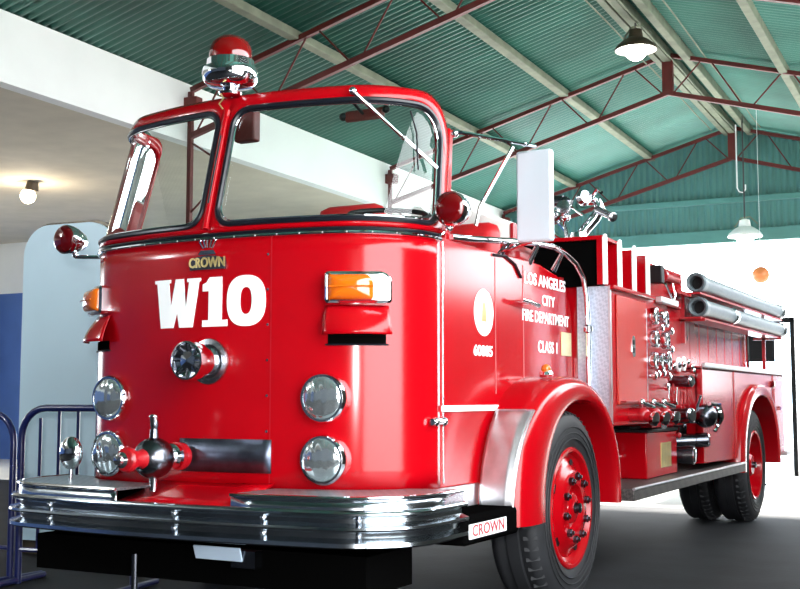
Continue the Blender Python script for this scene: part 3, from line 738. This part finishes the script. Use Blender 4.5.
# ---- wheels
def wheel(x, y, z, R, sg, dished, name='wheel'):
    t_ = MB(); W_ = .27
    pr = [(R*.60, -.01), (R*.62, .0), (R*.74, .012), (R*.86, .010), (R*.93, -.005), (R*.965, -.022)]
    pr += [(R*.985, -.045), (R*.985, -.060), (R*.965, -.09), (R*.965, -.10), (R*.99, -.105), (R*.99, -.135)]
    pr += [(r, -W_ - h) for r, h in reversed(pr)]
    t_.lathe((x, y, z), (sg, 0, 0), pr, 72, caps=False)
    ty = part(t_, 'tyre', 'rubber')
    m2 = MB()
    for r in (.70, .76, .82): m2.tube([(x + sg*.013, y + R*r*math.cos(a), z + R*r*math.sin(a)) for a in [2*PI*k/64 for k in range(64)]], .004, 6, closed=True)
    for k in range(56):
        a = 2*PI*k/56; m2.bar((x - sg*.010, y + R*.945*math.cos(a), z + R*.945*math.sin(a)), (x - sg*.075, y + R*.99*math.cos(a), z + R*.99*math.sin(a)), .010, .018)
    m2.build('tread_ribs', 'rubber', ty)
    rm = MB()
    if not dished:
        rp = [(R*.62, -.12), (R*.615, .0), (R*.60, .008), (R*.57, .006), (R*.545, -.02), (R*.50, -.03), (R*.42, -.012), (R*.385, .012), (R*.35, .020), (R*.24, .02), (R*.22, -.02), (R*.17, -.02), (R*.15, .01), (R*.11, .02), (.001, .022)]
    else:
        rp = [(R*.62, -.2), (R*.615, .0), (R*.60, .008), (R*.57, .004), (R*.55, -.04), (R*.53, -.13), (R*.40, -.15), (R*.34, -.15), (R*.30, -.16), (R*.22, -.15), (R*.20, -.04), (R*.16, -.02), (.001, -.02)]
    rm.lathe((x, y, z), (sg, 0, 0), rp, 56, caps=False); rb = part(rm, 'wheel_rim', 'red')
    d0 = .019 if not dished else -.15
    for k in range(10):
        a = 2*PI*(k+.3)/10; rr_ = R*.315
        c_ = Vector((x + sg*d0, y + rr_*math.cos(a), z + rr_*math.sin(a)))
        MB().lathe(c_, (sg, 0, 0), [(.021, 0), (.021, .020), (.012, .022), (.012, .032), (.008, .034)], 6 if 0 else 8).build('lug_nut', 'darksteel', rb)
    hh = MB()
    for k in range(5):
        a = 2*PI*(k+.1)/5; rr_ = R*.445; c_ = Vector((x + sg*(-.019 if not dished else -.144), y + rr_*math.cos(a), z + rr_*math.sin(a)))
        hh.lathe(c_, (sg*1, .0, 0), [(.026, 0), (.026, .004)], 16)
    hh.build('hand_holes', 'black', rb)
    MB().lathe((x + sg*(.02 if not dished else -.02), y, z), (sg, 0, 0), [(.03, 0), (.026, .03), (.001, .035)], 20).build('hub_cap', 'darksteel', rb)
    return ty
for sg in (1, -1):
    wheel(sg*1.13, 1.745, .52, .52, sg, False)
    wheel(sg*1.14, 6.60, .50, .505, sg, True)
    wheel(sg*.82, 6.60, .50, .505, sg, True)
part(MB().cyl((-.9, 1.745, .5), (.9, 1.745, .5), .05), 'front_axle', 'black')
part(MB().cyl((-.7, 6.6, .5), (.7, 6.6, .5), .07).ball((0, 6.6, .5), .2), 'rear_axle', 'black')

# ---- fenders
def sup(cy, cz, ry, rz, e, t):
    a = PI*(1-t); c_, s_ = math.cos(a), math.sin(a)
    return cy + ry*math.copysign(abs(c_)**(2/e), c_), cz + rz*abs(s_)**(2/e)
def fender(sg, o, i, sec, zb, name='fender'):
    m_ = MB(); rows = []; N_ = 48
    for k in range(N_+1):
        t = k/N_; yo, zo = sup(*o, t); yi, zi = sup(*i, t)
        rows.append([Vector((sg*x, yo + (yi-yo)*b, zo + (zi-zo)*b)) for x, b in sec])
    for rws, tgt in ((rows[0], zb), (rows[-1], zb)):
        pass
    ext0 = [Vector((p.x, p.y, zb)) for p in rows[0]]; ext1 = [Vector((p.x, p.y, zb)) for p in rows[-1]]
    m_.rings([ext0] + rows + [ext1], capfirst=True, caplast=True)
    return part(m_, name, 'red')
sec = [(.90, 0), (1.10, 0), (1.14, .02), (1.17, .07), (1.19, .20), (1.203, .42), (1.205, .62), (1.20, .90), (1.19, 1.0), (1.16, 1.04), (.80, 1.04), (.80, .5)]
OF, IF_ = (1.655, .56, .765, .655, 2.15), (1.775, .56, .575, .53, 2.15)
for sg in (1, -1):
    fender(sg, OF, IF_, sec, .50 if sg else 0)
# aluminium guard on the front of the near fender
def guard(u, v_):
    t = .0 + .25*v_; yo, zo = sup(*OF, t)
    if v_ == 0: zo = .60
    lean = .015*(1-v_)
    return Vector((.985 + (.165 + .03*v_)*u, yo - .006 - .01, zo + .006))
gp = part(MB().grid(lambda u, v_: (lambda p: p + Vector((0, .0 if u < .9 else .012, 0)))(guard(u, v_)), 10, 24), 'fender_guard', 'alum', solid=-.004, label='scuffed aluminium guard')
gm = MB().tube([guard(1, i/24) + Vector((.0, .008, 0)) for i in range(25)] + [guard(1-i/6, 1) for i in range(7)], .006, 8); gm.build('guard_edging', 'alum', gp)
fm = part(MB().lathe((1.09, 1.50, 1.212), (0, -.2, .98), [(.035, 0), (.04, .015), (.03, .03)], 20), 'fender_marker', 'chrome'); MB().ball((1.09, 1.495, 1.25), .026).build('marker_lens', 'amber', fm)
# rear fender lips
sec2 = [(1.10, 0), (1.19, 0), (1.23, .06), (1.25, .25), (1.25, .6), (1.24, .95), (1.20, 1.0), (.75, 1.0), (.75, .5)]
OR_, IR_ = (6.42, .52, .88, .71, 2.2), (6.48, .52, .73, .60, 2.2)
for sg in (1, -1): fender(sg, OR_, IR_, sec2, .49, 'rear_fender')

# ---- chassis
for sg in (1, -1): part(MB().box(sg*.42-.04, sg*.42+.04, .2, 7.8, .46, .66), 'chassis_rail', 'shadowblack')
part(MB().box(-.7, .7, 2.4, 5.3, .40, .62), 'underbody', 'shadowblack')

# ---- body front bulkhead, pump panel, hose bed
Y0, YE = 2.25, 7.80
part(MB().box(1.0, 1.19, Y0, Y0+.02, .95, 1.745), 'bulkhead_plate', 'tread', label='diamond tread bulkhead plate')
part(MB().box(1.188, 1.20, Y0-.004, Y0+.02, .95, 1.745), 'bulkhead_edge', 'alum')
part(MB().box(-1.19, 1.195, Y0+.02, 3.50, .94, 1.745), 'pump_house', 'red', bevel=.006)
part(MB().box(-.80, .80, 2.46, 4.42, .60, .94), 'lower_panel', 'red')
part(MB().box(1.19, 1.225, Y0, 3.12, 1.725, 1.75), 'ledge_moulding', 'red', bevel=.006)
cd = part(MB().box(1.195, 1.207, 2.36, 2.96, 1.06, 1.70), 'locker_door', mat('faded_red_paint', (.46, .018, .010), .25, coat=0., noise=.12, nscale=2), bevel=.005)
MB().prism(rr(2.63, 2.69, 1.345, 1.475, .029, 0), (0, .006, 0)).build('x', 'chrome', cd) if False else None
q = [(1.207, 2.66 + p[0], 1.41 + p[2]) for p in rr(-.032, .032, -.065, .065, .031, 0)]
lt = MB().prism(q, (.006, 0, 0)).build('latch_plate', 'chrome', cd)
MB().lathe((1.213, 2.66, 1.435), (1, 0, 0), [(.016, 0), (.016, .003)], 16).lathe((1.213, 2.66, 1.385), (1, 0, 0), [(.016, 0), (.016, .003)], 16).build('latch_holes', 'black', lt)
part(MB().box(1.195, 1.203, 2.965, 2.985, .95, 1.66), 'panel_trim', 'alum')
part(MB().box(1.20, 1.245, 3.20, 3.62, 1.715, 1.755), 'panel_lamp_hood', 'alum', bevel=.005)
# well, its interior shade painted as a black front sheet, and dividers above
part(MB().box(.30, 1.17, 2.225, 2.245, 1.745, 2.01), 'well_shade', 'shadowblack')
part(MB().box(.25, 1.175, 2.20, 2.49, 2.012, 2.035), 'well_lid', 'red', bevel=.004)
for i, y in enumerate((2.20, 2.48, 2.775, 3.075)):
    dv = part(MB().box(.70 if i else 1.14, 1.175, y+.0, y+.018, 1.75, 2.015), 'hosebed_divider', 'red')
    MB().box(1.175, 1.198, y-.002, y+.020, 1.75, 2.025).ball((1.187, y+.01, 2.03), .013, n=10, m=6).build('divider_edge', 'white', dv, label='white divider edge')
part(MB().box(-1.19, .70, Y0, 4.2, 1.745, 2.0), 'hosebed_wall', 'redm')
part(MB().box(1.08, 1.12, 3.1, 4.20, 1.745, 2.0), 'upper_side_wall', 'red', bevel=.004)
bxx = part(MB().box(1.12, 1.20, 3.36, 3.44, 1.86, 1.98), 'switch_box', 'black', bevel=.006); MB().tube([(1.2, 3.45, 1.86), (1.21, 3.52, 1.80), (1.21, 3.60, 1.76), (1.21, 3.66, 1.80), (1.2, 3.64, 1.88)], .010, 8).build('switch_cable', 'chrome', bxx)
part(MB().lathe((1.15, 3.60, 1.93), (0, -1, 0), [(.04, 0), (.045, .05), (.04, .06)], 20).cyl((1.15, 3.6, 1.93), (1.15, 4.0, 1.93), .025), 'nozzle', 'redm')
part(MB().box(1.02, 1.19, 3.8, 4.20, 1.83, 1.85), 'nozzle_shelf', 'red')

# gauges
def gauge(y, z, r=.056):
    g = part(MB().lathe((1.195, y, z), (1, 0, 0), [(r, 0), (r, .035), (r*.97, .045), (r*.80, .047), (r*.78, .038)], 28, caps=False), 'gauge', 'chrome')
    MB().lathe((1.195, y, z), (1, 0, 0), [(r*.80, .034), (.001, .034)], 24, caps=False).build('gauge_face', 'white' if r > .05 else 'gauge', g)
    MB().bar((1.232, y, z), (1.232, y+.02, z+.024), .005, .003).build('gauge_needle', 'black', g)
for y, z in ((3.09, 1.62), (3.33, 1.615), (3.09, 1.475), (3.35, 1.475), (3.06, 1.335), (3.22, 1.335), (3.38, 1.335)): gauge(y, z)
for y, z in ((3.21, 1.63), (3.20, 1.55), (3.22, 1.47), (3.10, 1.25), (3.36, 1.24), (3.22, 1.26), (3.44, 1.54), (3.44, 1.42), (3.02, 1.24), (3.30, 1.17)):
    kb = part(MB().lathe((1.195, y, z), (1, 0, 0), [(.012, 0), (.012, .03), (.024, .034), (.024, .05), (.015, .056)], 14), 'control_knob', 'chrome' if random.random() < .65 else 'redm')

# recessed pump section behind the gauges
part(MB().box(-1.19, 1.08, 3.50, 4.42, .90, 1.745), 'pump_section', 'red', bevel=.004)
part(MB().box(-1.20, 1.20, 4.42, YE, .60, 1.34), 'rear_body', 'red', bevel=.01) if False else None
def body_side(sg):
    yo = [(4.42, .60), (4.42, 1.33), (YE, 1.33), (YE, .55)]
    pts = [(4.42, .62), (4.42, 1.33), (YE, 1.33), (YE, .57), (7.22, .57)]
    for k in range(15): t = 1 - k/14; pts.append(sup(6.42, .60, .80, .58, 2.2, t))
    return [(sg*1.20, y, z) for y, z in pts]
for sg in (1, -1): part(MB().prism(body_side(sg), (-sg*.06, 0, 0)), 'body_side', 'red', bevel=.008)
part(MB().box(1.08, 1.16, 4.42, 4.45, .62, 1.33), 'body_corner', 'red')
part(MB().box(-1.14, 1.14, YE-.04, YE, .57, 1.33), 'tail_panel', 'redm')
part(MB().box(-1.20, 1.20, 4.42, YE, 1.31, 1.335), 'body_deck', 'redm')
part(MB().box(1.19, 1.225, 4.44, YE+.02, 1.325, 1.36), 'body_moulding', 'alum', bevel=.006)
part(MB().box(1.20, 1.207, 5.49, 5.505, .62, 1.32).box(1.20, 1.207, 7.22, 7.235, .60, 1.32), 'panel_joint', 'redm')
part(MB().box(1.20, 1.208, 7.28, 7.74, .62, 1.28), 'rear_locker_door', 'red', bevel=.004)
part(MB().lathe((1.2, 7.18, 1.23), (1, 0, 0), [(.03, 0), (.035, .02), (.02, .03)], 18), 'side_marker', 'darkred')
for y in (7.50,): part(MB().cyl((1.208, y, 1.0), (1.225, y, 1.0), .02), 'door_latch', 'chrome')
# upper hose-bed side wall with vertical boards
m_ = MB(); y = 4.20
while y < 6.9:
    m_.box(.98, 1.02, y, y+.30, 1.335, 1.92); y += .305
part(m_, 'upper_side_boards', 'red', bevel=.006)
part(MB().tube([(1.04, 6.92, 1.34), (1.04, 6.90, 1.70)], .014, 8), 'upper_post', 'chrome')
part(MB().box(-1.0, .98, 4.20, 6.85, 1.335, 1.72), 'hosebed_floor', 'redm')
# racks for the suction hoses
for z in (1.870, 1.690):
    xx = 1.18
    part(MB().box(xx-.10, xx+.06, 4.25, 7.60, z-.015, z), 'hose_tray', 'redm')
part(MB().box(1.0, 1.11, 4.30, 4.33, 1.50, 1.86).box(1.0, 1.26, 4.30, 4.33, 1.66, 1.685), 'tray_bracket', 'redm')
part(MB().box(1.08, 1.11, 7.4, 7.43, 1.335, 1.86).box(1.0, 1.26, 7.4, 7.43, 1.66, 1.685), 'tray_bracket', 'redm')
part(MB().box(-1.1, 1.22, YE, 8.15, .53, .58), 'tail_step', 'alum', bevel=.01)

# pump panel plumbing
def coupling(p, d, r, L_, m1='darksteel', m2='chrome', name='hose_outlet'):
    b = part(MB().lathe(p, d, [(r*.8, -.05), (r*.8, 0), (r, .01), (r, L_*.75), (r*1.08, L_*.76), (r*1.08, L_), (r*.8, L_)], 24), name, m1)
    MB().lathe(Vector(p) + Vector(d).normalized()*L_*.98, d, [(r*1.0, 0), (r*1.04, .012), (r*.8, .022)], 24).build('outlet_ring', m2, b)
    return b
coupling((1.08, 3.90, 1.215), (1, -.25, 0), .038, .18)
coupling((1.08, 3.95, .975), (1, -.35, .02), .050, .17)
coupling((.90, 4.10, .70), (1, .1, -.02), .060, .30)
coupling((.92, 4.26, .78), (1, .35, .05), .050, .34)
vl = part(MB().ball((1.26, 4.25, .97), .085).cyl((1.05, 4.25, .97), (1.26, 4.25, .97), .055), 'discharge_valve', 'darksteel')
MB().tube([(1.30, 4.20, 1.06), (1.33, 4.38, 1.05), (1.34, 4.42, .95), (1.30, 4.35, .86)], .016, 8).cyl((1.2, 4.2, 1.0), (1.24, 4.18, 1.12), .014).lathe((1.30, 4.34, .97), (.6, .8, .1), [(.065, 0), (.07, .02), (.05, .03)], 20).build('valve_lever', 'chrome', vl)
for y in (3.62, 3.72, 3.82, 3.92, 4.02, 4.14):
    z = 1.06 + .03*math.sin(y*9)
    vr = part(MB().cyl((1.08, y, z), (1.17, y, z), .012).cyl((1.16, y, z-.01), (1.17, y, z+.11), .006), 'valve_rod', 'chrome' if int(y*50) % 2 else 'redm')
for y, z in ((3.60, 1.28), (3.70, 1.24), (3.80, 1.32), (3.95, 1.33), (4.07, 1.34), (4.20, 1.36), (4.32, 1.33), (3.66, 1.40), (4.15, 1.24), (4.30, 1.22), (3.75, 1.14), (3.60, .95), (4.36, 1.30), (3.9, .84), (4.05, .90)):
    part(MB().cyl((1.08, y, z), (1.15, y, z), .010).ball((1.155, y, z), .022, sx=.7, n=12, m=8), 'valve_knob', random.choice(['chrome', 'chrome', 'redm', 'darksteel']))
for y, z in ((3.98, 1.335), (4.12, 1.345)): part(MB().lathe((1.08, y, z), (1, 0, 0), [(.01, 0), (.01, .05), (.05, .055), (.052, .07), (.03, .075)], 24), 'hand_wheel', 'white')
# three levered outlets on the pump house side
for y in (2.62, 2.86, 3.10):
    v2 = part(MB().cyl((1.19, y, 1.0), (1.27, y, 1.0), .042).ball((1.27, y, 1.0), .046).cyl((1.27, y, 1.0), (1.33, y-.02, .98), .034), 'levered_outlet', 'redm')
    MB().lathe((1.33, y-.02, .98), (1, -.25, -.2), [(.036, 0), (.042, .012), (.042, .03), (.02, .034)], 20).build('outlet_cap', 'chrome', v2)
    MB().tube([(1.26, y, 1.045), (1.28, y-.02, 1.07), (1.30, y+.14, 1.045)], .012, 8).ball((1.27, y-.02, 1.075), .022).build('outlet_lever', 'chrome', v2)
part(MB().box(1.19, 1.24, 2.40, 3.36, 1.075, 1.085), 'outlet_shelf', 'redm')
part(MB().box(1.20, 1.205, 3.27, 3.40, .90, 1.00), 'instruction_plate', 'darksteel', bevel=.002)

# running board and battery box
rb = part(MB().box(.70, 1.27, 2.42, 5.56, .505, .575), 'running_board', 'treaddark', bevel=.006)
MB().tube([(1.268, 2.42, .574), (1.268, 5.56, .574)], .009, 8).build('board_edge', 'alum', rb)
bb = part(MB().box(.78, 1.12, 3.22, 3.97, .577, .875), 'equipment_box', 'red', bevel=.008)
bb2 = MB().box(.77, 1.13, 3.21, 3.98, .875, .893).build('box_lid', 'black', bb, bevel=.003)
MB().box(.82, 1.0, 3.26, 3.5, .893, .912).build('lid_pad', 'black', bb)
MB().box(1.12, 1.124, 3.55, 3.80, .635, .80).build('box_plate', 'brass', bb, label='brass instruction plate')
MB().cyl((.94, 3.22, .72), (.94, 3.16, .72), .014).ball((.94, 3.16, .72), .02).cyl((.94, 3.16, .72), (.94, 3.15, .61), .010).cyl((.94, 3.16, .73), (.93, 3.15, .80), .008).build('drain_tap', 'chrome', bb)

# ---- deck gun on the roof of the well
dg = part(MB().lathe((.93, 2.50, 2.04), (0, 0, 1), [(.085, 0), (.085, .012), (.055, .02), (.05, .06)], 28), 'deck_gun', 'chrome')
MB().tube([(.93, 2.50, 2.07), (.97, 2.52, 2.13), (1.02, 2.54, 2.19), (1.05, 2.55, 2.25), (1.03, 2.55, 2.30), (.97, 2.56, 2.31)], .033, 16).build('gun_elbow', 'chrome', dg)
MB().cyl((1.04, 2.54, 2.24), (1.17, 2.40, 2.17), .026, .018).lathe((1.17, 2.40, 2.17), (.13, -.14, -.07), [(.02, -.02), (.028, 0), (.028, .02), (.02, .025)], 20).build('gun_nozzle', 'steel', dg)
MB().tube([(.84, 2.48, 2.30), (.72, 2.48, 2.31), (.66, 2.46, 2.26)], .036, 14).ball((.84, 2.5, 2.29), .045).ball((.74, 2.48, 2.33), .032).build('gun_body', 'darksteel', dg)
MB().lathe((.87, 2.40, 2.25), (0, -1, .2), [(.035, -.02), (.042, 0), (.042, .012), (.02, .02)], 20).lathe((.96, 2.46, 2.30), (1, -.6, .2), [(.04, 0), (.05, .02), (.04, .05)], 20).build('gun_handwheel', 'steel', dg)
MB().tube([(.90, 2.50, 2.05), (.80, 2.50, 2.18), (.86, 2.5, 2.31)], .013, 8).tube([(.87, 2.47, 2.05), (.85, 2.47, 2.16), (.90, 2.47, 2.30)], .012, 8).tube([(.86, 2.49, 2.05), (.72, 2.5, 2.14), (.60, 2.5, 2.22)], .013, 8).tube([(.78, 2.44, 2.16), (.90, 2.44, 2.26), (.98, 2.44, 2.20)], .010, 8).tube([(1.0, 2.5, 2.30), (1.06, 2.48, 2.36), (1.09, 2.46, 2.33)], .012, 8).ball((.86, 2.47, 2.20), .028).ball((.78, 2.47, 2.22), .03).ball((.67, 2.47, 2.27), .035).build('gun_linkage', 'chrome', dg)

# ================================================================== HOSES CARRIED ON THE SIDE
def suction(x, z, label, clip=False):
    t_ = thing('suction_hose', label, 'hose', (x, 4.30, z), 0, 'hard suction hoses along the side racks')
    r = .064
    MB().lathe((0, 0, 0), (0, 1, 0), [(r*.78, .10), (r*.78, 0), (r*1.0, -.01), (r*1.16, 0), (r*1.16, .10), (r*1.02, .12), (r, .14), (r, 3.28)], 28, caps=False).lathe((0, 0, 0), (0, 1, 0), [(r*.99, 3.26), (.001, 3.26)], 28, caps=False).build('hose_tube', 'hose', t_)
    MB().lathe((0, .09, 0), (0, 1, 0), [(r*.80, 0), (.001, 0)], 24, caps=False).build('hose_bore', 'black', t_)
    MB().lathe((0, 3.24, 0), (0, 1, 0), [(r*1.02, 0), (r*1.14, .01), (r*1.14, .12), (.001, .125)], 28, caps=False).build('end_coupling', 'steel', t_)
    if clip: MB().lathe((0, 1.05, 0), (0, 1, 0), [(r*1.02, 0), (r*1.12, .01), (r*1.12, .10), (r*1.02, .11)], 28, caps=False).build('hose_strap', 'chrome', t_)
    return t_
suction(1.20, 1.945, 'upper grey suction hose on the rack along the truck side')
suction(1.21, 1.765, 'lower grey suction hose on the rack, with a bright strap', True)

# ================================================================== BEYOND THE TAIL
t = thing('glass_door', 'dark framed glass door standing open beyond the truck tail', 'door', world_pt(-3.22, 17.2, 0), BET)
MB().box(0, .06, 0, .06, 0, 2.25).box(.92, .98, 0, .06, 0, 2.25).box(.0, .98, 0, .06, 2.18, 2.25).build('door_frame', 'black', t)
MB().box(.06, .70, .01, .05, 1.62, 2.18).build('dark_panel', 'black', t)
MB().box(.06, .92, .02, .04, .08, 2.18).build('door_glass', glass_mat('door_glass', (.85, .93, 1.0)), t)
t = thing('metal_stand', 'black bent-tube stand beyond the truck tail', 'stand', world_pt(-2.62, 15.2, 0), BET)
MB().tube([(0, 0, 1.45), (.02, 0, 1.3), (-.06, 0, 1.15), (.06, 0, 1.02), (.10, 0, .90), (.02, 0, .74), (-.12, 0, .66), (-.16, 0, .62)], .028, 10).tube([(-.10, 0, 1.22), (.0, 0, 1.14), (.14, 0, 1.16)], .022, 8).tube([(-.02, 0, 1.0), (.14, 0, .96)], .022, 8).build('bent_tube', 'black', t)
MB().tube([(.05, 0, .9), (.05, 0, .02)], .012, 8).tube([(-.15, 0, .012), (.25, 0, .012)], .012, 8).tube([(.05, -.2, .012), (.05, .2, .012)], .012, 8).build('foot', 'black', t)
